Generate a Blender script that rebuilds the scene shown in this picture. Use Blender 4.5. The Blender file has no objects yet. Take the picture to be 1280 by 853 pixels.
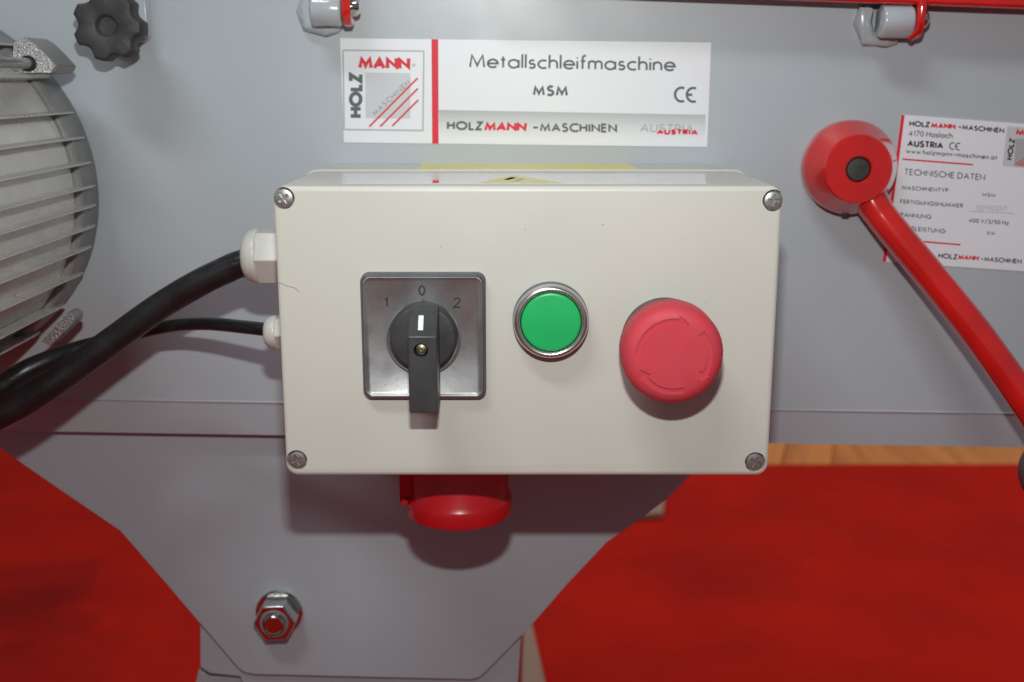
import bpy, bmesh, math, random
from math import sin, cos, tan, pi, radians, atan2, sqrt
from mathutils import Vector, Matrix, noise
random.seed(4)
SC = bpy.context.scene
COL = SC.collection

# ---------------------------------------------------------------- camera, light, exposure
PITCH = radians(13.2)
FPX = 1400.0                      # focal length in photo pixels (photo is 1280 wide)
CAM = Vector((0.0, -0.566, 0.95)) # machine front is the plane y = 0, floor is z = 0
cd = bpy.data.cameras.new('camera'); cam = bpy.data.objects.new('camera', cd); COL.objects.link(cam)
cam.location = CAM; cam.rotation_euler = (pi/2 - PITCH, 0, 0)
cd.sensor_width = 36; cd.lens = 36*FPX/1280; cd.clip_start = 0.01; cd.clip_end = 60
cd.dof.use_dof = True; cd.dof.focus_distance = 0.448; cd.dof.aperture_fstop = 13
SC.camera = cam
w = bpy.data.worlds.new('World'); SC.world = w; w.use_nodes = True
bg = w.node_tree.nodes['Background']; bg.inputs[0].default_value = (0.80, 0.88, 1.0, 1); bg.inputs[1].default_value = 0.15
SC.view_settings.view_transform = 'Standard'; SC.view_settings.look = 'None'
SC.view_settings.exposure = 0; SC.view_settings.gamma = 1; SC.view_settings.use_curve_mapping = False
def area(name, loc, aim, sx, sy, power, colr):
    l = bpy.data.lights.new(name, 'AREA'); l.shape = 'RECTANGLE'; l.size = sx; l.size_y = sy; l.energy = power; l.color = colr
    o = bpy.data.objects.new(name, l); COL.objects.link(o); o.location = loc
    o.rotation_euler = (Vector(aim)-Vector(loc)).to_track_quat('-Z', 'Y').to_euler(); return o
area('camera_flash', CAM+Vector((0.0, 0.03, 0.095)), (0.0, 0, 0.98), 0.022, 0.010, 1.10, (0.975, 1, 0.965)).data.spread = radians(145)
area('hall_lamp', (-0.9, -1.6, 3.4), (-0.2, 0.3, 0.6), 1.4, 0.30, 36, (0.93, 0.97, 1))
area('hall_lamp_far', (1.2, 2.3, 3.6), (0.8, 1.6, 0.0), 1.4, 0.4, 62, (1, 0.97, 0.92))

# ---------------------------------------------------------------- helpers
def ray(u, v):
    X = (u-640)/FPX; Y = -(v-426.5)/FPX
    return Vector((X, cos(PITCH)+Y*sin(PITCH), -sin(PITCH)+Y*cos(PITCH)))
def P(u, v, y=0.0):
    d = ray(u, v); return CAM + d*((y-CAM.y)/d.y)
def PZ(u, v, z=0.0):
    d = ray(u, v); return CAM + d*((z-CAM.z)/d.z)
_org = {}
def thing(name, label, cat, loc=(0, 0, 0), group=None, kind=None):
    o = bpy.data.objects.new(name, None); COL.objects.link(o); o.location = loc; o.empty_display_size = 0.02
    o['label'] = label; o['category'] = cat
    if group: o['group'] = group
    if kind: o['kind'] = kind
    _org[o.name] = Vector(loc); return o
def obj(name, bm, m, parent=None, label=None, bevel=0, seg=2, smooth=False, ang=35, cat=None, kind=None, group=None):
    if not bm.verts: return None
    lo = Vector([min(v.co[i] for v in bm.verts) for i in range(3)]); hi = Vector([max(v.co[i] for v in bm.verts) for i in range(3)])
    c = (lo+hi)/2
    bmesh.ops.translate(bm, verts=bm.verts, vec=-c)
    me = bpy.data.meshes.new(name); bm.to_mesh(me); bm.free()
    me.materials.append(m)
    o = bpy.data.objects.new(name, me); COL.objects.link(o)
    if parent: o.parent = parent; o.location = c-_org[parent.name]
    else: o.location = c
    _org[o.name] = c
    if smooth or bevel:
        me.polygons.foreach_set('use_smooth', [True]*len(me.polygons))
        me.set_sharp_from_angle(angle=radians(ang))
    if bevel:
        b = o.modifiers.new('bevel', 'BEVEL'); b.width = bevel; b.segments = seg; b.limit_method = 'ANGLE'; b.angle_limit = radians(30)
        b.harden_normals = True
    if label: o['label'] = label
    if cat: o['category'] = cat
    if kind: o['kind'] = kind
    if group: o['group'] = group
    return o
def carve(o, bm, ang=32):
    """cut the shape bm (world coordinates) out of object o, keep the result as o's own mesh"""
    me = bpy.data.meshes.new('cut'); bm.to_mesh(me); bm.free()
    c = bpy.data.objects.new('cut', me); COL.objects.link(c)
    md = o.modifiers.new('cut', 'BOOLEAN'); md.operation = 'DIFFERENCE'; md.object = c; md.solver = 'EXACT'
    bpy.context.view_layer.update()
    dg = bpy.context.evaluated_depsgraph_get()
    new = bpy.data.meshes.new_from_object(o.evaluated_get(dg)); old = o.data
    o.modifiers.clear(); o.data = new; new.name = old.name
    new.polygons.foreach_set('use_smooth', [True]*len(new.polygons)); new.set_sharp_from_angle(angle=radians(ang))
    bpy.data.objects.remove(c); bpy.data.meshes.remove(me)
def box(bm, x0, x1, y0, y1, z0, z1):
    vs = [bm.verts.new((x, y, z)) for x in (x0, x1) for y in (y0, y1) for z in (z0, z1)]
    for f in ((0,1,3,2), (4,6,7,5), (0,4,5,1), (2,3,7,6), (0,2,6,4), (1,5,7,3)): bm.faces.new([vs[i] for i in f])
    bmesh.ops.recalc_face_normals(bm, faces=bm.faces)
    return vs
def extr(bm, pts, d):
    """closed prism: outline of 3-D points swept by vector d"""
    a = [bm.verts.new(p) for p in pts]; b = [bm.verts.new(Vector(p)+Vector(d)) for p in pts]
    bm.faces.new(a); bm.faces.new(b[::-1]); n = len(a)
    for i in range(n): bm.faces.new([a[i], b[i], b[(i+1) % n], a[(i+1) % n]])
    bmesh.ops.recalc_face_normals(bm, faces=bm.faces)
def loft(bm, rings, caps=True):
    R = [[bm.verts.new(p) for p in r] for r in rings]; n = len(R[0])
    for a, b in zip(R, R[1:]):
        for i in range(n): bm.faces.new([a[i], a[(i+1) % n], b[(i+1) % n], b[i]])
    if caps: bm.faces.new(R[0]); bm.faces.new(R[-1][::-1])
    bmesh.ops.recalc_face_normals(bm, faces=bm.faces)
def basis(axis):
    a = Vector(axis).normalized(); t = Vector((0, 0, 1)) if abs(a.z) < 0.9 else Vector((1, 0, 0))
    u = t.cross(a).normalized(); return u, a.cross(u), a
def lathe(bm, prof, org, axis=(0, -1, 0), seg=64, rf=None):
    """profile of (radius, height) turned about the axis; radius 0 closes with a fan"""
    u, v, a = basis(axis); org = Vector(org); rows = []
    for r, h in prof:
        if r <= 1e-7: rows.append([bm.verts.new(org+a*h)])
        else:
            row = []
            for i in range(seg):
                t = 2*pi*i/seg; rr = r*(rf(t, r, h) if rf else 1)
                row.append(bm.verts.new(org+a*h+(u*cos(t)+v*sin(t))*rr))
            rows.append(row)
    for A, B in zip(rows, rows[1:]):
        for i in range(seg):
            j = (i+1) % seg
            if len(A) == 1: bm.faces.new([A[0], B[i], B[j]])
            elif len(B) == 1: bm.faces.new([A[i], B[0], A[j]])
            else: bm.faces.new([A[i], B[i], B[j], A[j]])
    bmesh.ops.recalc_face_normals(bm, faces=bm.faces)
def catmull(pts, n=10):
    pts = [Vector(p) for p in pts]; q = [pts[0]*2-pts[1]]+pts+[pts[-1]*2-pts[-2]]; out = []
    for i in range(1, len(q)-2):
        for k in range(n):
            t = k/n; a, b, c, d = q[i-1:i+3]
            out.append(0.5*((2*b)+(c-a)*t+(2*a-5*b+4*c-d)*t*t+(3*b-a-3*c+d)*t**3))
    return out+[pts[-1]]
def tube(bm, pts, r, seg=28, rnd=None):
    rings = []; pu = None
    for i, p in enumerate(pts):
        d = (pts[min(i+1, len(pts)-1)]-pts[max(i-1, 0)]).normalized()
        if pu is None: pu = basis(d)[0]
        pu = (pu-d*pu.dot(d)).normalized(); pv = d.cross(pu)
        rr = r if not callable(r) else r(i/(len(pts)-1))
        rings.append([p+(pu*cos(2*pi*k/seg)+pv*sin(2*pi*k/seg))*rr for k in range(seg)])
    loft(bm, rings)
def rrect(x0, x1, z0, z1, r, n=6):
    out = []
    for cx, cz, a in ((x1-r, z1-r, 0), (x0+r, z1-r, 90), (x0+r, z0+r, 180), (x1-r, z0+r, 270)):
        for k in range(n+1):
            t = radians(a+90*k/n); out.append((cx+r*cos(t), cz+r*sin(t)))
    return out

# ---------------------------------------------------------------- materials
def mat(name, colr, rough=0.5, metal=0, spec=0.5, noise_amt=0, nscale=40, bump=0, bscale=300, rough_var=0, coat=0, col2=None, stretch=None, coatr=.1, specks=0, sscale=200, objc=False):
    m = bpy.data.materials.new(name); m.use_nodes = True; nt = m.node_tree; N = nt.nodes; L = nt.links
    b = N['Principled BSDF']; b.inputs['Base Color'].default_value = (*colr, 1); b.inputs['Roughness'].default_value = rough
    b.inputs['Metallic'].default_value = metal; b.inputs['Specular IOR Level'].default_value = spec
    b.inputs['Coat Weight'].default_value = coat; b.inputs['Coat Roughness'].default_value = coatr
    g = N.new('ShaderNodeNewGeometry'); mp = N.new('ShaderNodeMapping'); L.new(g.outputs['Position'], mp.inputs[0])
    if objc: tc = N.new('ShaderNodeTexCoord'); L.new(tc.outputs['Object'], mp.inputs[0])
    if stretch: mp.inputs['Scale'].default_value = stretch
    def nz(scale, det=5):
        n = N.new('ShaderNodeTexNoise'); n.inputs['Scale'].default_value = scale; n.inputs['Detail'].default_value = det; L.new(mp.outputs[0], n.inputs[0]); return n
    out = None
    if noise_amt or col2:
        n = nz(nscale); r = N.new('ShaderNodeValToRGB'); L.new(n.outputs[0], r.inputs[0])
        c2 = col2 or tuple(c*(1-noise_amt) for c in colr)
        r.color_ramp.elements[0].position = 0.36; r.color_ramp.elements[1].position = 0.64
        r.color_ramp.elements[0].color = (*c2, 1); r.color_ramp.elements[1].color = (*colr, 1); out = r.outputs[0]
    if specks:
        n = nz(sscale, 2); r = N.new('ShaderNodeValToRGB'); L.new(n.outputs[0], r.inputs[0])
        r.color_ramp.elements[0].position = specks; r.color_ramp.elements[0].color = (0, 0, 0, 1)
        r.color_ramp.elements[1].position = specks+0.03; r.color_ramp.elements[1].color = (1, 1, 1, 1)
        mx = N.new('ShaderNodeMix'); mx.data_type = 'RGBA'; L.new(r.outputs[0], mx.inputs[0])
        if out: L.new(out, mx.inputs[6])
        else: mx.inputs[6].default_value = (*colr, 1)
        mx.inputs[7].default_value = (*[c*.35 for c in colr], 1); out = mx.outputs[2]
    if out: L.new(out, b.inputs['Base Color'])
    if rough_var:
        n = nz(nscale*1.7); r = N.new('ShaderNodeMapRange'); L.new(n.outputs[0], r.inputs[0]); r.inputs[1].default_value = .3; r.inputs[2].default_value = .7
        r.inputs[3].default_value = max(0.02, rough-rough_var); r.inputs[4].default_value = rough+rough_var; L.new(r.outputs[0], b.inputs['Roughness'])
    if bump:
        n = nz(bscale); bp = N.new('ShaderNodeBump'); bp.inputs['Strength'].default_value = bump; bp.inputs['Distance'].default_value = 0.0006
        L.new(n.outputs[0], bp.inputs['Height']); L.new(bp.outputs[0], b.inputs['Normal'])
    return m
M = {}
M['grey_paint'] = mat('grey_enamel', (.405, .44, .470), .44, noise_amt=.08, nscale=7, bump=.32, bscale=26, rough_var=.09, coat=.10, coatr=.2, specks=.77, sscale=330)
M['weld'] = mat('grey_enamel_on_weld', (.40, .43, .46), .2, bump=.6, bscale=160, coat=.6)
M['box'] = mat('light_grey_plastic', (.575, .568, .51), .40, noise_amt=.08, nscale=11, bump=.05, bscale=1500, rough_var=.06, specks=.785, sscale=420)
M['gland'] = mat('pale_gland_plastic', (.55, .54, .50), .32, noise_amt=.06, nscale=60)
M['chrome'] = mat('bright_chrome', (.58, .57, .57), .27, .92, rough_var=.06, nscale=80)
M['satin'] = mat('brushed_satin_metal', (.34, .335, .34), .42, .7, noise_amt=.15, nscale=60, rough_var=.09, bump=.05, bscale=500, specks=.74, sscale=900)
M['screw'] = mat('zinc_screw', (.46, .45, .44), .38, .8, noise_amt=.3, nscale=900)
M['zinc'] = mat('zinc_nut', (.62, .62, .60), .16, 1, rough_var=.1, nscale=150, bump=.1, bscale=200)
M['dark'] = mat('dark_grey_plastic', (.044, .046, .048), .45, noise_amt=.2, nscale=90, bump=.1, bscale=900, rough_var=.1)
M['bezel'] = mat('slate_grey_plastic', (.10, .108, .115), .42, noise_amt=.15, nscale=90)
M['black'] = mat('black_cable_rubber', (.016, .0165, .018), .33, noise_amt=.4, nscale=60, bump=.35, bscale=260, rough_var=.14)
M['pit'] = mat('black_recess_shade', (.004, .004, .004), .6)  # near-black colour standing in for the shade in gaps and holes
M['knob'] = mat('worn_black_bakelite', (.045, .042, .042), .55, noise_amt=.35, nscale=120, bump=.3, bscale=500)
M['green'] = mat('green_button_plastic', (.013, .44, .12), .35, noise_amt=.06, nscale=90)
M['estop'] = mat('red_mushroom_plastic', (.57, .040, .058), .60, noise_amt=.22, nscale=75, bump=.12, bscale=700, rough_var=.1, col2=(.51, .046, .066))
M['socket'] = mat('red_socket_plastic', (.58, .012, .018), .30, noise_amt=.1, nscale=60)
M['red_paint'] = mat('red_gloss_enamel', (.62, .014, .012), .14, noise_amt=.16, nscale=45, specks=.775, sscale=300, coat=1, coatr=.07, bump=.06, bscale=60)
M['white'] = mat('white_sticker_film', (.72, .73, .76), .42, noise_amt=.03, nscale=20)
M['ink'] = mat('slate_ink', (.095, .115, .12), .5, spec=.3)
M['ink_black'] = mat('black_ink', (.03, .03, .032), .4)
M['ink_pale'] = mat('pale_grey_ink', (.36, .37, .38), .4)
M['ink_faint'] = mat('faint_grey_ink', (.45, .45, .46), .4)
M['ink_red'] = mat('red_ink', (.66, .022, .045), .5, spec=.3)
M['square'] = mat('silver_grey_print', (.52, .53, .55), .35)
M['yellow'] = mat('yellow_sticker', (.74, .62, .07), .3, noise_amt=.1, nscale=60, col2=(.68, .62, .20))
M['cream_white'] = mat('glossy_white_label', (.70, .70, .69), .18)
M['alu'] = mat('painted_cast_aluminium', (.70, .68, .64), .30, .35, noise_amt=.10, nscale=28, bump=.25, bscale=140, rough_var=.1, specks=.74, sscale=700)
M['alu_dark'] = mat('grey_cast_flange', (.27, .265, .255), .4, .1, noise_amt=.15, nscale=60, bump=.3, bscale=300)
M['alu_edge'] = mat('worn_aluminium_edge', (.55, .52, .47), .36, .4, noise_amt=.35, nscale=90, col2=(.42, .36, .28))
M['sawn'] = mat('rough_sawn_aluminium', (.58, .58, .58), .34, .75, noise_amt=.5, nscale=1200, bump=1, bscale=1100)
M['carpet'] = mat('red_carpet_pile', (.46, .0115, .0045), .95, spec=.1, noise_amt=0, nscale=4.2, col2=(.38, .0090, .0045), bump=.5, bscale=600)
M['tan'] = mat('tan_board', (.34, .20, .14), .5, noise_amt=.2, nscale=10)
M['wood'] = mat('orange_wood_laminate', (.62, .22, .045), .45, nscale=26, col2=(.46, .145, .028), stretch=(1, .06, 1), objc=True)
def printed_band():
    m = bpy.data.materials.new('grey_to_white_printed_band'); m.use_nodes = True; nt = m.node_tree; N = nt.nodes; L = nt.links
    t = N.new('ShaderNodeTexCoord'); s = N.new('ShaderNodeSeparateXYZ'); r = N.new('ShaderNodeValToRGB'); L.new(t.outputs['Generated'], s.inputs[0]); L.new(s.outputs[2], r.inputs[0])
    e = r.color_ramp.elements; e[0].color = (.72, .73, .75, 1); e[1].color = (.36, .37, .38, 1); x = e.new(.45); x.color = (.60, .60, .62, 1)
    b = N['Principled BSDF']; L.new(r.outputs[0], b.inputs[0]); b.inputs['Roughness'].default_value = .42; return m
M['band'] = printed_band()

# ---------------------------------------------------------------- stroke lettering (geometric sans)
def arc(cx, cy, rx, ry, a0, a1, n=None):
    n = n or max(4, int(abs(a1-a0)/15))
    return [(cx+rx*cos(radians(a0+(a1-a0)*k/n)), cy+ry*sin(radians(a0+(a1-a0)*k/n))) for k in range(n+1)]
ring = lambda cx, cy, rx, ry: arc(cx, cy, rx, ry, 90, 450)
G = {
 'A': (.74, [[(0,0),(.37,1),(.74,0)], [(.13,.33),(.61,.33)]]),
 'C': (.72, [arc(.5,.5,.5,.5,50,310)]),
 'D': (.70, [[(0,0),(0,1),(.2,1)]+arc(.22,.5,.48,.5,90,-90)+[(.2,0),(0,0)]]),
 'E': (.44, [[(.44,1),(0,1),(0,0),(.44,0)], [(0,.53),(.42,.53)]]),
 'F': (.44, [[(.44,1),(0,1),(0,0)], [(0,.5),(.42,.5)]]),
 'G': (.94, [arc(.5,.5,.5,.5,45,352)+[(.98,.47),(.58,.47)]]),
 'H': (.62, [[(0,0),(0,1)], [(.62,0),(.62,1)], [(0,.52),(.62,.52)]]),
 'I': (.0, [[(0,0),(0,1)]]),
 'K': (.56, [[(0,0),(0,1)], [(.52,1),(.02,.45)], [(.2,.6),(.58,0)]]),
 'L': (.40, [[(0,1),(0,0),(.42,0)]]),
 'M': (.86, [[(0,0),(.11,1),(.43,.12),(.75,1),(.86,0)]]),
 'N': (.68, [[(0,0),(0,1),(.68,0),(.68,1)]]),
 'O': (1.0, [ring(.5,.5,.5,.5)]),
 'P': (.46, [[(0,0),(0,1),(.2,1)]+arc(.2,.73,.27,.27,90,-90)+[(0,.46)]]),
 'R': (.50, [[(0,0),(0,1),(.2,1)]+arc(.2,.73,.27,.27,90,-90)+[(0,.46)], [(.18,.46),(.52,0)]]),
 'S': (.48, [arc(.25,.76,.21,.24,35,250)+arc(.22,.27,.26,.27,65,-145)]),
 'T': (.54, [[(.27,0),(.27,1)], [(0,1),(.54,1)]]),
 'U': (.60, [[(0,1),(0,.3)]+arc(.3,.3,.3,.3,180,360)+[(.6,1)]]),
 'V': (.68, [[(0,1),(.34,0),(.68,1)]]),
 'W': (1.0, [[(0,1),(.26,0),(.5,.9),(.74,0),(1,1)]]),
 'Y': (.6, [[(0,1),(.3,.5),(.6,1)], [(.3,.5),(.3,0)]]),
 'Z': (.56, [[(.02,1),(.54,1),(0,0),(.56,0)]]),
 'a': (.60, [ring(.3,.31,.3,.31), [(.6,.62),(.6,0)]]),
 'c': (.46, [arc(.31,.31,.31,.31,55,305)]),
 'e': (.58, [[(.0,.31),(.59,.31)]+arc(.3,.31,.3,.31,0,318)]),
 'f': (.28, [[(.11,0),(.11,.82)]+arc(.27,.84,.16,.2,180,75), [(0,.62),(.28,.62)]]),
 'h': (.46, [[(0,0),(0,1.06)], [(0,.36)]+arc(.23,.36,.23,.26,180,0)+[(.46,0)]]),
 'i': (.0, [[(0,0),(0,.62)], [(0,.82),(0,.9)]]),
 'l': (.0, [[(0,0),(0,1.08)]]),
 'm': (.78, [[(0,0),(0,.62)], [(0,.4)]+arc(.195,.4,.195,.22,180,0)+[(.39,0)], [(.39,.4)]+arc(.585,.4,.195,.22,180,0)+[(.78,0)]]),
 'n': (.46, [[(0,0),(0,.62)], [(0,.36)]+arc(.23,.36,.23,.26,180,0)+[(.46,0)]]),
 'o': (.62, [ring(.31,.31,.31,.31)]),
 's': (.34, [arc(.18,.46,.15,.16,40,250)+arc(.16,.17,.18,.17,65,-145)]),
 't': (.26, [[(.13,0),(.13,.88)], [(0,.62),(.26,.62)]]),
 'w': (.76, [[(0,.62),(.2,0),(.38,.56),(.56,0),(.76,.62)]]),
 'z': (.44, [[(.02,.62),(.42,.62),(0,0),(.44,0)]]),
 '0': (.5, [ring(.25,.5,.25,.5)]),
 '1': (.2, [[(0,.78),(.12,.84),(.2,1),(.2,0)]]),
 '2': (.5, [arc(.25,.74,.24,.26,170,-35)+[(0,0),(.5,0)]]),
 '3': (.48, [arc(.23,.76,.21,.24,150,-90)+arc(.23,.27,.25,.27,90,-150)]),
 '4': (.55, [[(.4,0),(.4,1),(0,.28),(.55,.28)]]),
 '5': (.48, [[(.44,1),(.12,1),(.06,.56)]+arc(.22,.32,.26,.32,110,-150)]),
 '7': (.5, [[(0,1),(.5,1),(.14,0)]]),
 '9': (.5, [ring(.25,.7,.25,.3), [(.5,.7),(.46,.35),(.3,0)]]),
 '-': (.48, [[(0,.45),(.48,.45)]]), '.': (.0, [[(0,0),(0,.09)]]), '/': (.4, [[(0,-.1),(.4,1.05)]]),
 '\u00ae': (.42, [ring(.21,.82,.19,.19), [(.16,.74),(.16,.92),(.26,.9),(.2,.82),(.28,.74)]]),
 '\u00a9': (1.42, [arc(.5,.5,.5,.5,65,295), arc(1.42,.5,.5,.5,65,295), [(.94,.5),(1.34,.5)]]),  # the CE mark
}
def ribbon(pts, hw):
    """polyline -> (left, right) points with mitred joins"""
    q = [pts[0]]
    for p in pts[1:]:
        if (Vector(p)-Vector(q[-1])).length > 1e-6: q.append(p)
    pts = q; n = len(pts); closed = n > 3 and (Vector(pts[0])-Vector(pts[-1])).length < 1e-6; out = []
    for i in range(n):
        p = Vector(pts[i])
        a = Vector(pts[i-1]) if i > 0 else (Vector(pts[-2]) if closed else None)
        b = Vector(pts[i+1]) if i < n-1 else (Vector(pts[1]) if closed else None)
        d1 = (p-a).normalized() if a is not None and (p-a).length > 1e-9 else None
        d2 = (b-p).normalized() if b is not None and (b-p).length > 1e-9 else None
        d1 = d1 or d2; d2 = d2 or d1
        n1 = Vector((-d1.y, d1.x)); n2 = Vector((-d2.y, d2.x)); m = n1+n2
        m = n1 if m.length < 1e-6 else m.normalized()
        k = hw/max(0.38, m.dot(n1)); a_, b_ = p+m*k, p-m*k
        lo, hi = min(q[1] for q in pts)-hw, max(q[1] for q in pts)+hw
        for c_ in (a_, b_): c_.y = min(max(c_.y, lo), hi)
        out.append((a_, b_))
    return out
def text(bm, s, u0, v0, u1, v1, h, wt, mp, track=.16, slant=0, eps=3e-6):
    """write s from (u0,v0) to (u1,v1) on a surface; h cap height, wt stroke weight as a share of h; mp(u, v, lift) -> point"""
    x = 0; items = []
    for ch in s:
        if ch == ' ': x += .34; continue
        adv, st = G[ch]
        items.append((x+wt/2, st)); x += adv+wt+track
    x -= track
    D = Vector((u1-u0, v1-v0)); Ln = D.length; dx = D/Ln; up = Vector((dx.y, -dx.x)); sx = Ln/x; k = 0
    for x0, st in items:
        for pts in st:
            k += 1
            q = [((x0+a)*sx/h+0, wt/2+b*(1-wt)) for a, b in pts]
            rb = ribbon(q, wt/2)
            vs = []
            for l, r in rb:
                pr = []
                for p in (l, r):
                    w2 = Vector((u0, v0))+dx*((p.x+slant*p.y)*h)+up*(p.y*h)
                    pr.append(bm.verts.new(mp(w2.x, w2.y, k*eps)))
                vs.append(pr)
            for A, B in zip(vs, vs[1:]):
                try: bm.faces.new([A[0], A[1], B[1], B[0]])
                except ValueError: pass
def quad(bm, pts):
    bm.faces.new([bm.verts.new(p) for p in pts])
def faceview(bm):
    """turn sheet faces towards the viewer side (-y)"""
    for f in bm.faces:
        f.normal_update()
        if f.normal.y > 0: f.normal_flip()
def on(y): return lambda u, v, l=0: P(u, v, y-l)
def writing(parent, m, mp, rows, label=None, name='lettering'):
    for r in rows:
        bm = bmesh.new(); text(bm, *r[:7], mp=mp, **(r[7] if len(r) > 7 else {}))
        faceview(bm); obj(name, bm, m, parent, label)
def shape(parent, name, m, mp, polys, label=None):
    for i, p in enumerate(polys):
        bm = bmesh.new(); quad(bm, [mp(u, v, i*4e-6) for u, v in p])
        faceview(bm); obj(name, bm, m, parent, label)
def line(u0, v0, u1, v1, t):
    d = Vector((u1-u0, v1-v0)).normalized(); n = Vector((-d.y, d.x))*t/2
    return [(u0+n.x, v0+n.y), (u1+n.x, v1+n.y), (u1-n.x, v1-n.y), (u0-n.x, v0-n.y)]

# ================================================================ floor
DC = PZ(1000, 586).y            # where the carpet ends
bm = bmesh.new(); vs = [bm.verts.new(p) for p in ((-5, -4, .004), (6, -4, .004), (6, DC+.03, .004), (.25, DC+.02, .004), (.24, DC+.8, .004), (-5, DC+.8, .004))]; bm.faces.new(vs)
carpet = obj('red_carpet', bm, M['carpet'], kind='structure')
nt = M['carpet'].node_tree; N = nt.nodes; L = nt.links                      # trodden dark stains in the pile
geo = N.new('ShaderNodeNewGeometry'); prev = None
pb = N['Principled BSDF']; src = pb.inputs['Base Color'].links[0].from_socket
for u_, v_, rad, st_ in ((45, 738, .17, .45), (10, 775, .15, .5), (40, 835, .15, .4), (905, 715, .16, .25), (1130, 640, .3, .12), (975, 640, .12, .2)):
    sb = N.new('ShaderNodeVectorMath'); sb.operation = 'SUBTRACT'; L.new(geo.outputs['Position'], sb.inputs[0]); sb.inputs[1].default_value = PZ(u_, v_, .004)
    sl = N.new('ShaderNodeVectorMath'); sl.operation = 'MULTIPLY'; L.new(sb.outputs[0], sl.inputs[0]); sl.inputs[1].default_value = (1, .9, 1)
    ln = N.new('ShaderNodeVectorMath'); ln.operation = 'LENGTH'; L.new(sl.outputs[0], ln.inputs[0])
    nz_ = N.new('ShaderNodeTexNoise'); nz_.inputs['Scale'].default_value = 11; L.new(geo.outputs['Position'], nz_.inputs[0])
    ma = N.new('ShaderNodeMath'); ma.operation = 'MULTIPLY_ADD'; L.new(nz_.outputs[0], ma.inputs[0]); ma.inputs[1].default_value = rad*1.3; L.new(ln.outputs['Value'], ma.inputs[2])
    mr = N.new('ShaderNodeMapRange'); L.new(ma.outputs[0], mr.inputs[0]); mr.inputs[1].default_value = rad*1.15; mr.inputs[2].default_value = rad*1.75; mr.inputs[3].default_value = st_*.7; mr.inputs[4].default_value = 0
    mx = N.new('ShaderNodeMix'); mx.data_type = 'RGBA'; L.new(mr.outputs[0], mx.inputs[0]); L.new(src, mx.inputs[6]); mx.inputs[7].default_value = (.10, .006, .005, 1); src = mx.outputs[2]
L.new(src, pb.inputs['Base Color'])
bm = bmesh.new(); quad(bm, [(-8, -5, -.03), (10, -5, -.03), (10, 14, -.03), (-8, 14, -.03)])
floor = obj('wood_floor', bm, M['wood'], kind='structure')
bm = bmesh.new(); box(bm, 0, .118, DC-1.2, DC+2.6, -.02, 0); pm = None
for k in range(34):
    if pm is None: pm = obj('floor_plank', bm, M['wood'], floor, bevel=.002, seg=1)
    else:
        q = pm.copy(); COL.objects.link(q); q.parent = floor; pm2 = q
        q.location = pm.location+Vector((.12*(k % 34), .0, -.0006*(k % 3)))
for o in list(COL.objects):
    if o.name.startswith('floor_plank'):
        v_ = Matrix.Rotation(-.31, 3, 'Z') @ Vector((o.location.x-1.9, o.location.y-DC, 0))
        o.location = (v_.x, v_.y+DC, o.location.z); o.rotation_euler = (0, 0, -.31)

# ================================================================ machine housing
mach = thing('metal_grinding_machine', 'grey enamelled sheet-metal body of a belt grinding machine on two cut plate legs', 'grinding machine', (0, .1, 0))
def crease(u): return 497+(516-497)*u/1280
def bottom(u): return 538.5+(559.5-538.5)*u/1280
ua, ub = -420, 1700
A = [P(ua, -260), P(ub, -225), P(ub, crease(ub)), P(ua, crease(ua))]
bm = bmesh.new()
top0, top1 = A[0], A[1]; c0, c1 = A[3], A[2]
b0, b1 = P(ua, bottom(ua), .003), P(ub, bottom(ub), .003)
th = Vector((0, .003, 0)); D = .26
cr = lambda c: [c, c+Vector((0, -.0006, -.0005)), c+Vector((0, .0003, -.0013))]
r0 = [top0, *cr(c0), b0, b0+Vector((0, .004, .0005)), Vector((b0.x, D, b0.z)), Vector((top0.x, D, top0.z))]
r1 = [top1, *cr(c1), b1, b1+Vector((0, .004, .0005)), Vector((b1.x, D, b1.z)), Vector((top1.x, D, top1.z))]
loft(bm, [r0, r1])
obj('body_panel', bm, M['grey_paint'], mach, smooth=True, ang=10)
# lower plates
def plate(name, px, y, t, label=None, bev=.0006):
    bm = bmesh.new(); extr(bm, [P(u, v, y) for u, v in px], (0, t, 0)); return obj(name, bm, M['grey_paint'], mach, label, bevel=bev)
plate('leg_plate', [(-60, 515), (-30, 541), (0, 561), (75, 613), (150, 664), (205, 727), (250, 780), (298, 836), (306, 841), (318, 843.5),
                    (588, 850), (598, 848), (606, 842), (663, 784), (708, 732), (759, 678), (797, 652), (834, 624), (866, 592), (930, 545), (960, 520)], .0125, .004, 'front leg plate with angled cut edges and one big nut')
plate('rear_leg_plate', [(215, 700), (250, 780), (250, 834), (262, 842), (300, 846), (320, 900), (640, 900), (648, 852), (652, 790), (700, 690)], .0170, .004)
plate('foot_channel', [(248, 838), (262, 846), (300, 848), (640, 855), (660, 1300), (230, 1300), (244, 856)], .0235, .06)
# top rail / hinged guard rail, red
def barlow(u): return 3.5+(u-1000)*.0365
bm = bmesh.new()
p = [P(u, v, -.004) for u, v in ((600, barlow(600)), (1500, barlow(1500)), (1500, barlow(1500)-70), (600, barlow(600)-70))]
extr(bm, p, (0, -.014, 0))
obj('guard_rail', bm, M['red_paint'], mach, 'red enamelled guard rail along the top edge', bevel=.002, seg=3)
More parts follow.
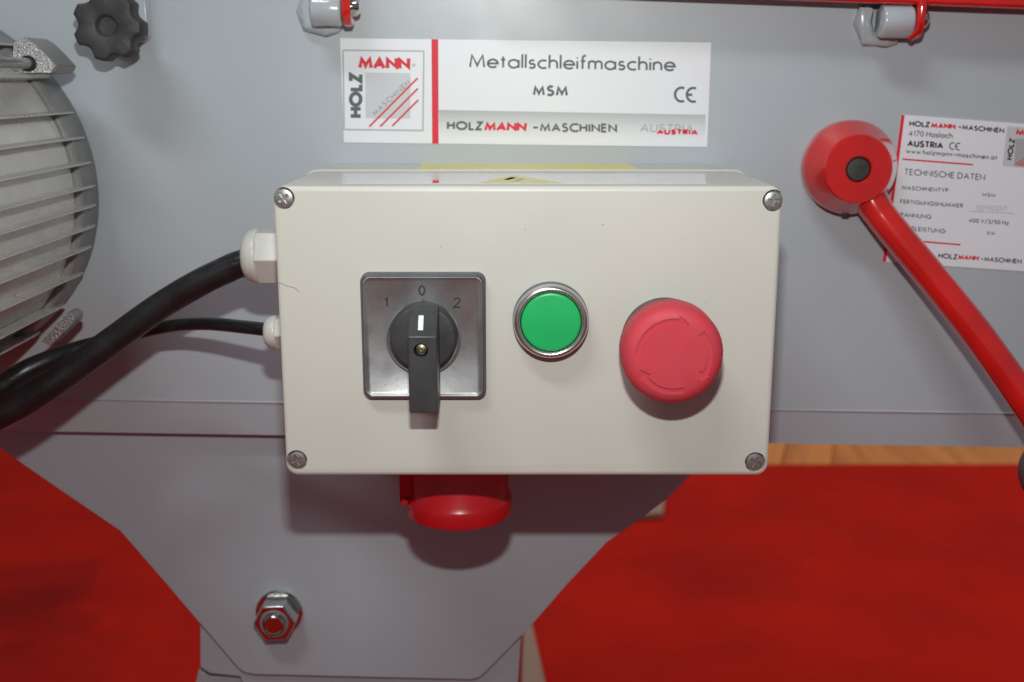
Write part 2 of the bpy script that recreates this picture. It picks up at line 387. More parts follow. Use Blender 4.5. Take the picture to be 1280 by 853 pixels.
# two hinge lugs
def hinge(u0, u1, vc, rpx, y, red_w):
    a = P(u0, vc, y); b = P(u1, vc, y); r = (P(u0, vc-rpx, y)-a).length; L = b.x-a.x
    bm = bmesh.new(); lathe(bm, [(0, 0), (r-.001, 0), (r-.0003, .0003), (r, .0012), (r, L-.0015), (r-.0004, L-.0004), (r-.0012, L), (0, L)], a, (1, 0, 0), 40)
    h = obj('hinge_barrel', bm, M['weld'], mach, smooth=True, ang=50)
    bm = bmesh.new()                                         # weld seam holding it to the panel
    tube(bm, [Vector((a.x-.004, -.001, a.z+.006)), Vector((a.x-.005, -.002, a.z)), Vector((a.x-.003, -.002, a.z-r*.9)), Vector((a.x+L*.4, -.002, a.z-r*1.05)), Vector((a.x+L*.8, -.001, a.z-r*1.02))], lambda t: .0042*(1-.35*abs(t-.3)), 12)
    for v in bm.verts: v.co += Vector((noise.noise(v.co*400), noise.noise(v.co*400+Vector((9, 0, 0))), noise.noise(v.co*400+Vector((0, 9, 0)))))*.0022
    box(bm, a.x+.001, b.x-.002, y, -.0005, a.z-r*.75, a.z+r*.75)
    obj('weld_seam', bm, M['weld'], h, smooth=True, ang=60)
    bm = bmesh.new()
    pts = [Vector((0, 0))]; out = []
    for k in range(13):
        t = radians(-180+180*k/12); out.append((cos(t)*r*1.05, sin(t)*r*1.05))
    top = P(u0, -60, y).z-a.z
    out = [(x, z) for x, z in out]+[(r*1.05, top), (-r*1.05, top)]
    extr(bm, [(b.x+.0006, y+x, a.z+z) for x, z in out], (red_w, 0, 0))
    obj('hinge_strap', bm, M['red_paint'], h, bevel=.001, seg=2)
    bm = bmesh.new(); lathe(bm, [(0, 0), (r*.55, 0), (r*.55, .0022), (r*.4, .0035), (0, .0036)], (b.x+.0006+red_w, y, a.z+.001), (1, 0, 0), 20)
    obj('hinge_pin', bm, M['zinc'], h, smooth=True)
hinge(390, 428, 12, 21, -.012, .0042)
hinge(1100, 1139, 27, 21, -.012, .0036)
# red link beside the right hinge
bm = bmesh.new(); tube(bm, catmull([P(1155, -30, -.018), P(1153, 0, -.018), P(1151, 24, -.018), P(1146, 38, -.016), P(1137, 47, -.013)], 6), .0022, 12)
obj('hinge_link', bm, M['red_paint'], mach, smooth=True, ang=60)
# bracket behind the star knob
bm = bmesh.new(); a = P(120, -40, -.006); b = P(186, 53, -.006)
extr(bm, [(x, -.0005, z) for x, z in rrect(a.x, b.x, b.z, a.z, .004)], (0, -.0055, 0)); obj('knob_bracket', bm, M['weld'], mach, bevel=.001)
# large nut on the leg
nc = P(349.5, 764.5, .0125)
bm = bmesh.new(); lathe(bm, [(0, 0), (.0133, 0), (.0133, .0018), (.0128, .0024), (0, .0024)], nc, seg=40); o = obj('washer', bm, M['zinc'], mach, smooth=True)
nc = nc+Vector((0, -.0024, 0))
bm = bmesh.new(); hexr = .0120
rings = []
for r, h in ((.96, 0), (1, .0010), (1, .0108), (.95, .0120)):
    rings.append([nc+Vector((cos(radians(60*k+2))*hexr*r, -h, sin(radians(60*k+2))*hexr*r)) for k in range(6)])
loft(bm, rings)
o = obj('hex_nut', bm, M['zinc'], mach, 'shiny hexagonal nut on the lower left of the leg plate', bevel=.0007, seg=3)
bm = bmesh.new(); pr = [(0, .0)]
h = .008
while h < .0140: pr += [(.0062, h), (.0059, h+.0006)]; h += .0012
pr = [(.0062, 0)]+pr[1:]+[(.0061, .0140), (.0052, .0149), (.0047, .0147), (0, .0146)]
lathe(bm, pr, nc, seg=36); obj('bolt_end', bm, M['zinc'], o, smooth=True, ang=20)
bm = bmesh.new(); lathe(bm, [(.0065, .0118), (.0066, .0128), (.0074, .0131), (.0080, .0120)], nc, seg=36); obj('nut_collar', bm, M['alu_dark'], o, smooth=True)

# ================================================================ electric motor (axis runs towards the viewer)
Y0 = -.012
mc = P(-114, 236, Y0)
motor = thing('electric_motor', 'pale grey finned electric motor standing out of the panel at the left edge', 'motor', mc)
RR = (P(123, 236, Y0)-mc).length
RC = RR*.935
bm = bmesh.new(); lathe(bm, [(0, -.010), (RR*.955, -.010), (RR*.968, -.008), (RR*.968, .0125), (RR*.955, .014), (RC-.004, .014), (RC-.004, .012), (0, .012)], mc, seg=128)
obj('end_flange', bm, M['alu_dark'], motor, smooth=True)
bm = bmesh.new(); lathe(bm, [(0, .0135), (RC-.0016, .0141), (RC, .016), (RC, .205), (0, .205)], mc, seg=128)
obj('motor_barrel', bm, M['alu'], motor, smooth=True)
bm = bmesh.new(); lathe(bm, [(0, .205), (RR, .205), (RR, .245), (RR-.012, .26), (0, .26)], mc, seg=96)
obj('fan_cover', bm, M['alu'], motor, smooth=True)
fins = [95, 141, 172, 203, 232, 256, 282, 308, 341, 381, 415]
fl = [mc.z-P(0, v, Y0).z for v in fins]
zs = []
for v in fins:
    zt = P(100, v, Y0).z-mc.z
    zs.append(zt)
step = .0105
z = max(zs)+.014
while z < RR*.93: zs.append(z); z += step
z = min(zs)-.012
while z > -RR*.9: zs.append(z); z -= step
for z in sorted(zs):
    if abs(z) > RR*.965: continue
    for sgn in ((1, -1) if True else (1,)):
        xo = sqrt(RR*RR-z*z); xi = sqrt(max(0, (RC*.97)**2-z*z)) if abs(z) < RC*.97 else 0.0; xi = max(xi, xo-.022)
        big = abs(z-zs[0]) < 1e-6
        t = .0009 if not big else .0024
        bm = bmesh.new()
        y1 = mc.y-.205; ye = mc.y-.004
        X = lambda x: mc.x+sgn*x
        zz = mc.z+z
        # thin at the tip, thick at the root, ends tapering onto the flange
        def sec(y, xt): return [(X(xi), y, zz-t*1.2), (X(xt), y, zz-t*.45), (X(xt), y, zz+t*.45), (X(xi), y, zz+t*1.2)]
        loft(bm, [sec(mc.y-.0005, xo-.001), sec(mc.y-.008, xo), sec(y1, xo)])
        obj('cooling_fin', bm, M['alu'], motor, bevel=.0003, seg=1)
# through bolt and cast lugs on the diagonals
lug = None
for k, a in enumerate((45, 135, 225, 315)):
    ca, sa = cos(radians(a)), sin(radians(a))
    tx = Vector((-sa, 0, ca)); rx = Vector((ca, 0, sa))
    def q(r, t): return mc+rx*r+tx*t+Vector((0, -.026, 0))
    bm = bmesh.new()
    out = [q(RR*.84, -.015), q(RR*.97, -.013), q(RR*1.06, -.006), q(RR*1.085, .0), q(RR*1.06, .008), q(RR*.97, .015), q(RR*.84, .017)]
    if a == 45: out = [P(u, v, -.045) for u, v in ((17, 52), (31, 46), (43, 53), (58, 68), (72, 83), (66, 92.5), (38, 93), (12, 92))]
    if a == 315: out = [P(u, v, -.040) for u, v in ((50, 428), (85, 389.5), (94, 396), (93, 404), (63, 433))]
    extr(bm, out, (0, .024 if a != 315 else .012, 0))
    lg = obj('mounting_lug', bm, M['alu_dark'], motor, bevel=.0012)
    bm = bmesh.new()
    c = sum((Vector(p) for p in out), Vector())/len(out)
    extr(bm, [c+(Vector(p)-c)*.93 for p in out], (0, -.0008, 0))
    obj('sawn_face', bm, M['sawn'], lg)
    if a in (45, 135, 225):
        bm = bmesh.new(); hp = P(36, 79.5, -.0455) if a == 45 else q(RR*.945, 0)+Vector((0, -.008, 0))
        lathe(bm, [(.0024, 0), (.0024, .15), (0, .15)], hp, seg=24)
        obj('tie_rod', bm, M['screw'], lg, smooth=True)
        bm = bmesh.new(); lathe(bm, [(0, 0), (.0036, 0), (.0036, .0004), (0, .0004)], hp+Vector((0, -.0006, 0)), seg=24)
        obj('hole_shade', bm, M['pit'], lg)  # flat black disc painted as the shade inside the bolt hole

# ================================================================ star knob
kc = P(132.5, 32.5, -.030)
kn = thing('star_knob', 'black seven-lobed star knob at the top left above the motor', 'knob', P(135, 36, 0))
def lobes(t, r, h):
    if r < .009: return 1
    x = (t*7/(2*pi)+.06) % 1; x = abs(x-.5)*2        # 0 in the notch, 1 at the lobe centre
    return 1-.17*max(0, cos(min(x/.62, 1)*pi/2))**.8
bm = bmesh.new(); lathe(bm, [(0, -.012), (.0152, -.012), (.0160, -.011), (.0160, -.0013), (.0152, -.0003), (.0142, 0), (.0056, .0), (.0050, -.0004), (.0040, -.0022), (0, -.0026)], kc, seg=210, rf=lobes)
obj('grip', bm, M['knob'], kn, smooth=True, ang=40)
bm = bmesh.new(); lathe(bm, [(.0075, -.0295), (.0075, -.0115)], kc, seg=32); obj('spindle', bm, M['zinc'], kn, smooth=True)

# ================================================================ control box
YF = -.125; YJ = -.053
zt = P(640, 232.5, YF).z; zb = P(640, 595, YF).z
xl = P(340.5, 240, YF).x; xr = P(979.5, 240, YF).x
bxx = thing('control_box', 'light grey plastic control box with switch, green button and red emergency stop', 'control box', ((xl+xr)/2, YF/2, zb))
def ringr(y, ins, r): return [(x, y, z) for x, z in rrect(xl+ins, xr-ins, zb+ins, zt-ins, r, 8)]
bm = bmesh.new()
loft(bm, [ringr(YJ, .0000, .006), ringr(YF+.002, .0000, .0050), ringr(YF+.0008, .0003, .0048), ringr(YF+.0002, .0010, .0042), ringr(YF, .0019, .0035)])
lid = obj('box_lid', bm, M['box'], bxx)
cb = bmesh.new()
SCR = [(354.5, 248), (967, 251), (371, 575.5), (944, 578)]
for u, v in SCR: lathe(cb, [(0, -.003), (.0042, -.003), (.0044, .001), (0, .001)], P(u, v, YF), seg=32)
carve(lid, cb)
bm = bmesh.new(); loft(bm, [ringr(-.0008, .0009, .006), ringr(YJ+.0012, .0009, .006), ringr(YJ+.0006, -.0004, .006), ringr(YJ+.0001, -.0006, .006)])
obj('box_base', bm, M['box'], bxx, smooth=True, ang=30)
# corner screws: one built, the others share its mesh
s0 = P(*SCR[0], YF)
bm = bmesh.new(); lathe(bm, [(0, -.0025), (.0038, -.0025), (.0038, -.0010), (.0034, -.0004), (.0022, -.0001), (0, 0)], s0, seg=32)
sc = obj('corner_screw', bm, M['screw'], bxx)
cb = bmesh.new()
for a in (35, 125):
    ca, sa = cos(radians(a)), sin(radians(a)); e = Vector((ca, 0, sa)); n = Vector((-sa, 0, ca)); h_ = .0024; w_ = .0006
    o_ = Vector((0, -.0005, 0))+s0 if a == 35 else Vector((0, -.00052, 0))+s0
    extr(cb, [o_+e*h_+n*w_, o_-e*h_+n*w_, o_-e*h_-n*w_, o_+e*h_-n*w_], (0, .0016, 0))
    carve(sc, cb); cb = bmesh.new()
for (u, v), rz in zip(SCR[1:], (.7, .2, 1.1)):
    q = sc.copy(); COL.objects.link(q); q.parent = bxx; q.location = P(u, v, YF)-_org[bxx.name]+Vector((0, -(0)+.00125, 0)); q.rotation_euler = (0, rz, 0)
# tiny scuffs on the lid
bm = bmesh.new()
for u, v, du, dv in ((676, 563, 8, -1), (688, 567, 7, 1), (682, 570, 5, 0)): quad(bm, [P(a, b, YF-.00003) for a, b in line(u, v, u+du, v+dv, .7)])
obj('scuff_mark', bm, M['square'], bxx)
bm = bmesh.new()
pts = [P(u, v, YF-.00012) for u, v in ((344, 353), (352, 354.5), (360, 358), (368, 360), (374, 365))]
tube(bm, catmull(pts, 5), .00007, 5); obj('stray_hair', bm, M['bezel'], bxx)

# ---- rotary switch
FC = P(529.5, 421, YF)
xa, xb = P(452, 420, YF-.003).x, P(607.5, 420, YF-.003).x; za, zc = P(530, 498, YF-.003).z, P(530, 341.5, YF-.003).z
def rr(y, ins, r): return [(x, y, z) for x, z in rrect(xa+ins, xb-ins, za+ins, zc-ins, r, 8)]
bm = bmesh.new(); loft(bm, [rr(YF, 0, .0035), rr(YF-.0034, .0001, .0035), rr(YF-.0043, .0006, .003), rr(YF-.0046, .0010, .0026), rr(YF-.0040, .0013, .0024), rr(YF-.0028, .0013, .0024)])
sw = obj('rotary_switch', bm, M['bezel'], bxx, 'three-position rotary switch with a silver plate marked 1 0 2', smooth=True)
bm = bmesh.new(); loft(bm, [rr(YF-.0030, .0012, .0028), rr(YF-.0049, .0012, .0028), rr(YF-.0051, .0015, .0025), rr(YF-.0047, .0022, .0022), rr(YF-.0043, .0026, .0020)])
obj('silver_plate', bm, M['satin'], sw, smooth=True, ang=60)
YP = YF-.0043
pc = P(529.5, 424, YP)
def c2(u, v, l=0): return P(u, v, YP-.00006-l)
writing(sw, M['ink_black'], c2, [('1', 480.2, 384.5, 485.0, 384.5, 13, .17), ('0', 523.2, 370, 531.6, 370, 13.2, .15), ('2', 566.3, 385.2, 576.2, 385.2, 13.2, .15)], name='position_numbers')
bm = bmesh.new(); lathe(bm, [(.0148, 0), (.0150, .0007), (.0144, .0010), (.0140, .0007), (.0139, 0)], pc, seg=72); obj('locating_ring', bm, M['satin'], sw, smooth=True)
bm = bmesh.new(); extr(bm, [P(u, v, YP-.0011) for u, v in ((524.5, 380.5), (529.5, 376), (534.5, 380.5))], (0, .001, 0)); obj('index_pointer', bm, M['ink_black'], sw)
bm = bmesh.new(); kc2 = P(528.5, 423, YP-.006)
lathe(bm, [(0, -.0058), (.0136, -.0058), (.0136, -.0045), (.0132, -.0008), (.0126, -.0001), (.0120, 0), (0, 0)], kc2, seg=80)
obj('knob_disc', bm, M['dark'], sw, smooth=True, ang=40)
# turning bar: front face high, head sloping down to the disc
yb = YP-.0225; yd = YP-.0060
xL = P(510.2, 450, yb).x; xR = P(546.3, 450, yb).x
zB = P(528, 516.8, yb).z; zM = P(528, 421.5, yb).z; zT = P(528, 385.5, YP-.011).z
bm = bmesh.new()
prof = [(yd+.001, zB+.0015), (yb, zB), (yb, zM), (YP-.0125, zT-.0006), (YP-.0105, zT), (yd+.001, zT)]
extr(bm, [(xL, y, z) for y, z in prof], (xR-xL, 0, 0))
tb = obj('turning_bar', bm, M['dark'], sw, bevel=.0007, seg=3)
bpy.context.view_layer.update()
hc = P(526, 438.5, yb)
cb = bmesh.new(); lathe(cb, [(0, -.006), (.0028, -.006), (.0028, .001), (0, .001)], hc, seg=32); carve(tb, cb, 3)
bm = bmesh.new(); lathe(bm, [(0, -.0055), (.0024, -.0055), (.0024, -.0026), (.0021, -.0020), (.0009, -.0017), (.0005, -.0030), (0, -.0030)], hc, seg=24); obj('bar_screw', bm, mat('brass_screw', (.42, .42, .30), .3, 1), sw, smooth=True)
# white line on the sloping head
def slope(u, v, l=0):
    p0 = Vector((0, yb, zM)); p1 = Vector((0, YP-.0125, zT-.0006)); n = Vector((0, (p1-p0).z, -(p1-p0).y)).normalized()
    if n.y > 0: n = -n
    d = ray(u, v); return CAM+d*((p0+n*.00008-CAM).dot(n)/d.dot(n))
bm = bmesh.new(); quad(bm, [slope(*p) for p in ((523.2, 394.5), (529.6, 394.5), (528.8, 413), (522.4, 413))]); faceview(bm)
obj('white_mark', bm, mat('white_paint_mark', (.8, .8, .8), .5), sw)

# ---- green push button
gc = P(688, 398.0, YF)
bm = bmesh.new(); lathe(bm, [(.012, 0), (.0150, 0), (.0152, .0008), (.0152, .0040), (.0148, .0044)], gc, seg=96)
gb = obj('start_button', bm, M['bezel'], bxx, 'round green push button in a chrome ring', smooth=True)
bm = bmesh.new(); lathe(bm, [(.0146, .0042), (.0150, .0048), (.0150, .0062), (.0147, .0072), (.0143, .0080), (.0138, .0085), (.0131, .0087), (.0125, .0083), (.0122, .0076), (.0122, .0040)], gc, seg=96)
obj('chrome_ring', bm, M['chrome'], gb, smooth=True, ang=50)
bm = bmesh.new(); lathe(bm, [(.0122, .002), (.0122, .0066), (.0116, .0064), (.0116, .004)], gc, seg=80); obj('cap_gap_shade', bm, M['pit'], gb, smooth=True)  # black ring painted as the shaded gap around the cap
bm = bmesh.new(); lathe(bm, [(.0118, .003), (.0118, .0072), (.01155, .0075), (.0106, .0076), (0, .0076)], gc, seg=80); obj('green_cap', bm, M['green'], gb, smooth=True, ang=60)

# ---- emergency stop
ec = P(829, 423, YF)
bm = bmesh.new(); lathe(bm, [(0, 0), (.0168, 0), (.0170, .001), (.0170, .0050), (.0160, .0062), (.0130, .0068), (0, .0068)], ec, seg=80)
es = obj('emergency_stop', bm, M['dark'], bxx, 'red mushroom emergency stop button with three turn arrows', smooth=True)
bm = bmesh.new(); lathe(bm, [(.0090, .006), (.0086, .018)], ec, seg=48); obj('stop_shaft', bm, M['estop'], es, smooth=True)
def knurl(t, r, h):
    if r < .0170: return 1
    return 1+.006*(1 if (t*110/(2*pi)) % 1 < .5 else -1)*(1 if .0150 < h < .0280 else .0)
bm = bmesh.new(); R_ = .0193; HH = -.0078
prof = [(0, .0215), (.0120, .0215), (.0172, .0222), (R_-.0004, .0228), (R_, .0236), (R_, .0345), (R_-.0005, .0362), (R_-.0014, .0375), (R_-.0028, .0385), (R_-.0045, .0391), (R_-.0062, .0393), (0, .0394)]
prof = [(r, h+HH) for r, h in prof]
lathe(bm, prof, ec, seg=440, rf=knurl)
mh = obj('mushroom_head', bm, M['estop'], es, smooth=True, ang=50)
cb = bmesh.new(); hf = ec+Vector((0, -.0394-HH, 0))
for a0, a1 in ((176, 84), (43, -28), (-72, -142)):
    ri, ro = .0124, .0148; rm = (ri+ro)/2; sg = -1
    outp = [(ro, a) for a in [a0+(a1-a0)*k/12 for k in range(13)]]+[(rm+.0026, a1), (rm, a1-17), (rm-.0026, a1)]+[(ri, a1-(a1-a0)*k/12) for k in range(13)]
    pts = [hf+Vector((cos(radians(a))*r, -.001, sin(radians(a))*r)) for r, a in outp]
    extr(cb, pts, (0, .0019, 0))
carve(mh, cb)

# ---- cable glands on the left side
def gland(u, v, y, hexpx, length, dome, name_label):
    c = P(u, v, y); c.x = xl+.0010; length = c.x-P(u, v, y).x; R = hexpx/2/FPX*((y-CAM.y)/ray(u, v).y)*1.0
    bm = bmesh.new(); rings = []
    for r, h in ((.97, 0), (1, .0008), (1, length-.0008), (.96, length)):
        rings.append([c+Vector((-h, cos(radians(60*k))*R*r, sin(radians(60*k))*R*r)) for k in range(6)])
    loft(bm, rings); g = obj('cable_gland', bm, M['gland'], bxx, name_label, bevel=.0006, seg=2)
    bm = bmesh.new(); r2 = R*.93
    pf = [(r2*.9, length-.0008), (r2, length-.0002), (r2*1.02, length+.0008)]+[(r2*(.52+.48*cos(t)), length+.0008+dome*sin(t)) for t in [radians(a) for a in range(8, 91, 8)]]+[(r2*.45, length+dome*.9), (0, length+dome*.8)]
    lathe(bm, pf, c, (-1, 0, 0), 48); obj('gland_dome', bm, M['gland'], g, smooth=True, ang=60); return c
g1 = gland(324, 320, -.072, 73, .0052, .0062, 'larger pale cable gland holding the thick cable')
g2 = gland(346, 415.5, -.072, 45, .0012, .0046, 'smaller pale cable gland holding the thin cable')

# ---- red appliance inlet under the box
ic = P(571.5, 597, -.062); iz = zb-.0005; ir = .0248
inn = thing  # (name kept short)
y_ = -.062; ax = P(574, 610, y_).x
bm = bmesh.new(); lathe(bm, [(0, 0), (ir*.95, 0), (ir*.95, .0300), (ir, .0318), (ir*1.01, .0325), (ir*1.01, .0385), (ir*.99, .0400), (ir*.93, .0406), (ir*.90, .0406), (ir*.88, .02)], (ax, y_, iz), (0, 0, -1), 96)
so = obj('power_inlet', bm, M['socket'], bxx, 'red round power inlet below the box', smooth=True, ang=40)
bm = bmesh.new(); box(bm, ax-ir*1.12, ax-ir*.86, y_-.009, y_+.004, iz-.0340, iz-.0170); obj('inlet_catch', bm, M['socket'], so, bevel=.001)
bm = bmesh.new(); lathe(bm, [(.0017, 0), (.0019, .0015), (.0012, .003), (0, .0032)], (ax-ir*1.00, y_-.0085, iz-.0315), (0, -1, 0), 16); obj('catch_pin', bm, M['socket'], so, smooth=True)
bm = bmesh.new(); box(bm, ax-.027, ax+.027, y_-.027, y_+.027, iz-.003, iz); obj('inlet_flange', bm, M['socket'], so, bevel=.003)

# ---- stickers on top of the box
def sheet_top(name, px, z, m, label, cat):
    bm = bmesh.new(); extr(bm, [PZ(u, v, z) for u, v in px], (0, 0, .00012)); return obj(name, bm, m, None, label, cat=cat)
s = sheet_top('rating_label', [(427, 229.5), (428.5, 217.3), (881, 217.3), (882.5, 229.5)], zt+.00002, M['cream_white'], 'long glossy white label on top of the control box front half', 'label')
_org.setdefault(s.name, Vector())
def ontop(u, v, l=0): return PZ(u, v, zt+.00018+l)
def toppoly(parent, name, m, polys):
    bm = bmesh.new()
    for i, p in enumerate(polys): quad(bm, [ontop(u, v, i*2e-5) for u, v in p])
    for f in bm.faces:
        f.normal_update()
        if f.normal.z < 0: f.normal_flip()
    obj(name, bm, m, parent)
toppoly(s, 'red_print', M['ink_red'], [[(540.5, 229), (541, 225.5), (548.5, 225.5), (549, 229)]])
toppoly(s, 'warning_triangle', M['yellow'], [[(598, 229), (640, 219), (704, 229)]])
toppoly(s, 'lightning_print', M['ink_pale'], [[(628, 225), (640, 221.5), (646, 222.5), (636, 225)], [(640, 226.5), (650, 223), (655, 224), (647, 227)]])
sheet_top('yellow_sticker', [(522, 212.5), (528, 204.4), (783, 204.4), (799, 212.5)], zt-.0009+.00002, M['yellow'], 'yellow warning sticker on top of the control box back half', 'sticker')

# ================================================================ cables
th_ = thing('thick_cable', 'thick black rubber cable running from the upper gland down to the left', 'cable', g1)
pts = [Vector((xl-.010, g1.y, g1.z-.0005)), P(305, 329, g1.y), P(282, 338, -.071), P(245, 356, -.070), P(200, 383, -.069), P(150, 419, -.070), P(105, 452, -.073), P(60, 483, -.077), P(20, 507, -.080), P(-30, 530, -.083), P(-120, 560, -.085)]
bm = bmesh.new(); tube(bm, catmull(pts, 12), lambda t: .0062+.0014*max(0, t-.4), 32); obj('cable_jacket', bm, M['black'], th_, smooth=True, ang=70)
th2 = thing('thin_cable', 'thin black cable from the lower gland passing behind the thick one', 'cable', g2)
pts = [Vector((xl-.008, g2.y, g2.z)), P(331, 412, -.070), P(300, 408.5, -.064), P(262, 405, -.056), P(225, 406, -.048), P(185, 413, -.043), P(140, 425, -.043), P(95, 438, -.050), P(55, 453, -.060), P(25, 468, -.066), P(-5, 488, -.070), P(-60, 520, -.075)]
bm = bmesh.new(); tube(bm, catmull(pts, 12), lambda t: .0031+.0019*min(1, max(0, (t-.45)*3)), 24); obj('cable_jacket', bm, M['black'], th2, smooth=True, ang=70)

# ================================================================ clamping handle on the right
hb = P(1061, 209, -.006)
hd = thing('clamping_lever', 'red clamping lever with round hub angled down to the right', 'lever', P(1061, 209, 0))
bm = bmesh.new(); lathe(bm, [(0, -.0055), (.0218, -.0055), (.0228, -.004), (.0230, .003), (.0222, .0050), (.0168, .0150), (.0163, .0163), (.0158, .0168), (.0066, .0168), (.0060, .0160), (.0060, .012), (0, .012)], hb, seg=96)
hub = obj('lever_hub', bm, M['red_paint'], hd, smooth=True, ang=32)
bm = bmesh.new(); lathe(bm, [(0, .010), (.0057, .010), (.0058, .0150), (.0052, .0158), (.004, .0160), (0, .0160)], hb, seg=36); obj('hub_plug', bm, M['knob'], hub, smooth=True, ang=40)
bm = bmesh.new(); gs = P(1058, 268, -.010); lathe(bm, [(0, -.004), (.0019, -.004), (.0019, .0016), (.0014, .0022), (0, .0022)], gs+Vector((0, .002, .001)), (0, -.3, -1), 20)
obj('grub_screw', bm, M['knob'], hub, smooth=True)
yA = -.018
pts = [P(1079, 233, -.0105), P(1096, 262, -.0155), P(1120, 293, -.020), P(1170, 353, -.028), P(1224, 421, -.037), P(1282, 502, -.045), P(1322, 560, -.05)]
bm = bmesh.new(); tube(bm, catmull(pts, 10), lambda t: .0076+.0014*max(0, 1-t*5), 36); obj('lever_arm', bm, M['red_paint'], hd, smooth=True, ang=70)
gk = P(1324, 591, -.050)
bm = bmesh.new(); lathe(bm, [(0, -.0185)]+[(.0185*cos(radians(q)), .0185*sin(radians(q))) for q in range(-80, 81, 10)]+[(0, .0185)], gk, (.4, -.2, -.8), 40)
obj('ball_grip', bm, mat('brown_grey_grip', (.085, .075, .07), .5, noise_amt=.2, nscale=80), hd, smooth=True, ang=60)

# ================================================================ main nameplate sticker
YS = -.00035
def sheet(name, px, label, m=M['white'], cat='sticker'):
    bm = bmesh.new(); extr(bm, [P(u, v, YS) for u, v in px], (0, .0003, 0)); o = obj(name, bm, m, None, label, cat=cat); return o
m1 = on(YS-.00004); m2 = on(YS-.00009); m3 = on(YS-.00014)
np_ = sheet('machine_nameplate', [(425, 48), (889, 53.3), (884, 184), (430, 178.3)], 'wide white sticker reading Metallschleifmaschine MSM above the control box')
shape(np_, 'red_stripe', M['ink_red'], m1, [[(539.3, 49.3), (547.8, 49.4), (548.3, 179.8), (540.2, 179.7)]])
fo = [(428.7, 63), (529.8, 64.2), (528.6, 163.4), (430.2, 162.2)]
k_ = .018
cx_ = sum(p[0] for p in fo)/4; cy_ = sum(p[1] for p in fo)/4
shape(np_, 'logo_border', M['ink_pale'], m1, [line(*fo[0], *fo[1], 1.9), line(*fo[1], *fo[2], 1.9), line(*fo[2], *fo[3], 1.9), line(*fo[3], *fo[0], 1.9)])
shape(np_, 'logo_square', M['square'], m1, [[(456.6, 91), (513.2, 91.6), (512.6, 148.4), (457, 148)]])
writing(np_, M['ink_red'], m2, [('MANN', 447.8, 87.0, 512.6, 88.4, 17.4, .27, dict(track=.0))])
writing(np_, M['ink_pale'], m2, [('\u00ae', 515, 89, 519.5, 89, 9, .07)])
writing(np_, M['ink'], m2, [('HOLZ', 453.2, 147.3, 453.2, 91.5, 17.2, .27, dict(track=.05))])
writing(np_, M['ink'], m2, [('MASCHINEN', 468.8, 145.2, 513.2, 104.2, 6.3, .10, dict(track=.30))])
shape(np_, 'diagonal_stripe', M['ink_red'], m3, [line(461.5, 158.6, 522, 97.8, 2.2), line(475.2, 158.4, 522.3, 110.8, 2.2), line(490.2, 157.8, 522.8, 125.2, 2.2)])
writing(np_, M['ink'], m1, [('Metallschleifmaschine', 586, 85.2, 844.4, 89.6, 18.4, .14, dict(track=.07))])
writing(np_, M['ink'], m1, [('MSM', 665.8, 120.3, 710, 121.1, 14, .23, dict(track=.12))])
writing(np_, M['ink'], m1, [('\u00a9', 842.4, 128.5, 867.6, 129, 20.4, .15)], 'CE mark on the nameplate')
bm = bmesh.new(); quad(bm, [m1(*p) for p in ((548.6, 137.7), (882.2, 143.7), (881.2, 175.5), (549, 171))]); faceview(bm); obj('printed_band', bm, M['band'], np_)
writing(np_, M['ink'], m2, [('HOLZ', 558.4, 162.8, 603.6, 163.5, 11.6, .24, dict(track=.08)), ('-MASCHINEN', 665.2, 165.0, 771.3, 166.3, 11.6, .22, dict(track=.08))])
writing(np_, M['ink_red'], m2, [('MANN', 604.7, 164.6, 657.5, 165.2, 12.8, .28, dict(track=.0, slant=.12))])
writing(np_, M['ink_pale'], m2, [('AUSTRIA', 799.4, 165.4, 866.8, 166.8, 11, .16, dict(track=.1, slant=.1))])
writing(np_, M['ink_red'], m3, [('AUSTRIA', 820, 168.5, 872.5, 169.3, 7.2, .34, dict(track=.0, slant=.1))])

# ================================================================ technical data sticker
def z6(x, y): return (990+x/3.876, 130+y/3.876)
tl, bl = z6(530, 52), z6(437, 765)
td = sheet('data_plate', [tl, (1345, 160), (1335, 343.3), bl], 'white technical data sticker partly behind the red lever arm')
shape(td, 'red_stripe', M['ink_red'], m1, [[z6(530, 53), z6(546, 54), z6(455, 766), z6(438, 764)]])
def T(s, x0, y0, x1, y1, h, wt, **k):
    a = z6(x0, y0); b = z6(x1, y1); return (s, *a, *b, h/3.876, wt*1.22, {**k, 'track': k.get('track', .16)*.6})
writing(td, M['ink_black'], m1, [T('HOLZ', 568, 109, 667, 115, 28, .19, track=.1), T('-MASCHINEN', 803, 124, 1028, 143, 26, .19, track=.1)])
writing(td, M['ink_red'], m1, [T('MANN', 672, 118, 792, 125, 29, .25, track=.04), ])
writing(td, M['ink_black'], m1, [T('AUSTRIA', 558, 207, 732, 219, 33, .2, track=.1)])
writing(td, M['ink'], m1, [T('4170 Haslach', 566, 156, 778, 168, 28, .13), T('\u00a9', 760, 222, 808, 226, 38, .13), T('www.holzmann-maschinen.at', 552, 240, 994, 272, 24, .14, track=.22)])
writing(td, M['ink'], m1, [T('TECHNISCHE DATEN', 543, 344, 935, 372, 31, .12, track=.2)])
writing(td, M['ink'], m1, [T('MASCHINENTYP', 532, 416, 757, 430, 21, .15, track=.2), T('FERTIGUNGSNUMMER', 523, 483, 828, 504, 21, .15, track=.2), T('SPANNUNG', 508, 546, 675, 559, 22, .15, track=.2), T('MOTORLEISTUNG', 470, 606, 742, 628, 22, .15, track=.2)])
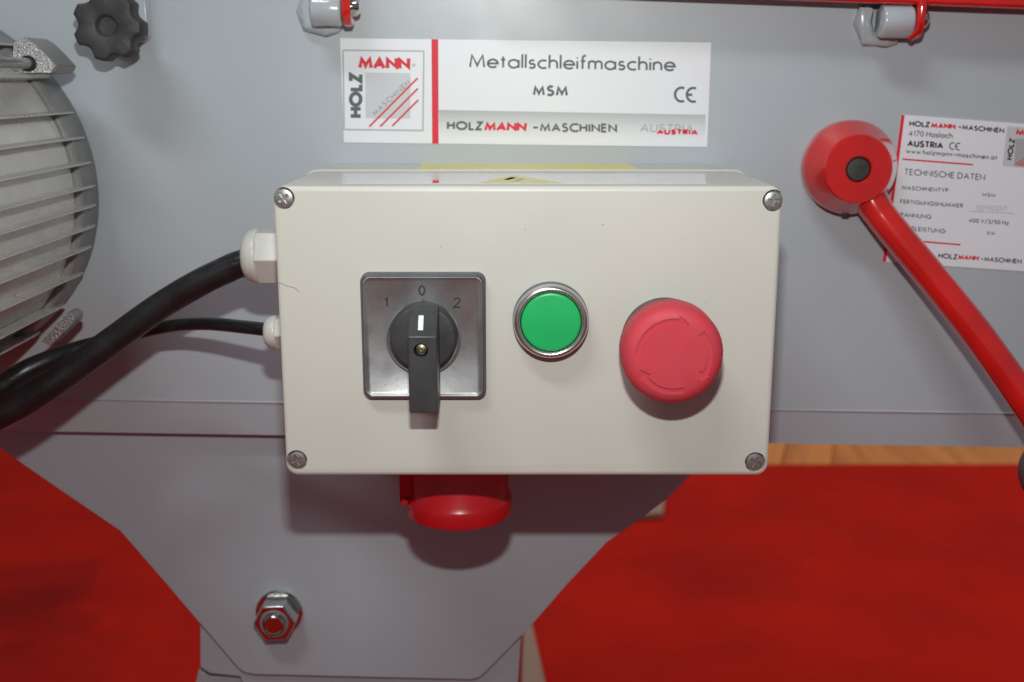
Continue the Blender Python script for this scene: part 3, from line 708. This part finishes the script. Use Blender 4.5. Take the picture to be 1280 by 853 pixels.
writing(td, M['ink'], m1, [T('MSM', 920, 449, 985, 453, 19, .14), T('400 V/3/50 Hz', 857, 575, 1050, 588, 22, .14, track=.2), T('KW', 945, 636, 985, 638, 19, .14)])
writing(td, M['ink_faint'], m1, [T('100190257', 890, 516, 1040, 522, 26, .1, track=.2)], 'faint serial number')
shape(td, 'underline', M['ink_pale'], m1, [line(*z6(860, 520), *z6(1078, 532), .7)])
shape(td, 'red_rule', M['ink_red'], m1, [line(*z6(534, 268), *z6(877, 295), 2), line(*z6(490, 656), *z6(817, 683), 2)])
writing(td, M['ink_black'], m1, [T('HOLZ', 708, 748, 800, 755, 26, .17), T('-MASCHINEN', 912, 762, 1112, 776, 24, .17), T('A', 474, 728, 500, 730, 24, .15)])
writing(td, M['ink_red'], m1, [T('MANN', 803, 755, 903, 761, 26, .24, track=.04, slant=.1)])
shape(td, 'logo_field', M['square'], m1, [[z6(1043, 108), z6(1300, 128), z6(1300, 325), z6(1020, 301)]])
shape(td, 'logo_square', M['ink_pale'], m2, [[z6(1085, 168), z6(1290, 184), z6(1278, 318), z6(1076, 300)]])
writing(td, M['ink_red'], m2, [T('MANN', 1082, 152, 1240, 166, 32, .26, track=.04)])
writing(td, M['ink_black'], m2, [T('HOLZ', 1066, 274, 1082, 170, 28, .2, track=.08)])
shape(td, 'diagonal_stripe', M['ink_red'], m3, [line(*z6(1080, 296), *z6(1200, 215), 1.2), line(*z6(1094, 300), *z6(1200, 232), 1.2), line(*z6(1110, 302), *z6(1200, 250), 1.2)])

# ================================================================ things lying on the carpet
bm = bmesh.new(); pts = [PZ(u, v, .006) for u, v in ((655, 770), (664, 782), (690, 900), (650, 900))]; extr(bm, pts, (0, 0, .014))
obj('carpet_edge_strip', bm, M['tan'], None, 'tan board strip on the carpet beside the leg plate', bevel=.002, cat='board')
bm = bmesh.new(); pts = [PZ(u, v, .006) for u, v in ((780, 628), (831, 628), (829, 648), (780, 652))]; extr(bm, pts, (0, 0, .014))
obj('wood_offcut', bm, M['tan'], None, 'small tan wood offcut on the carpet below the box corner', bevel=.002, cat='wood block')
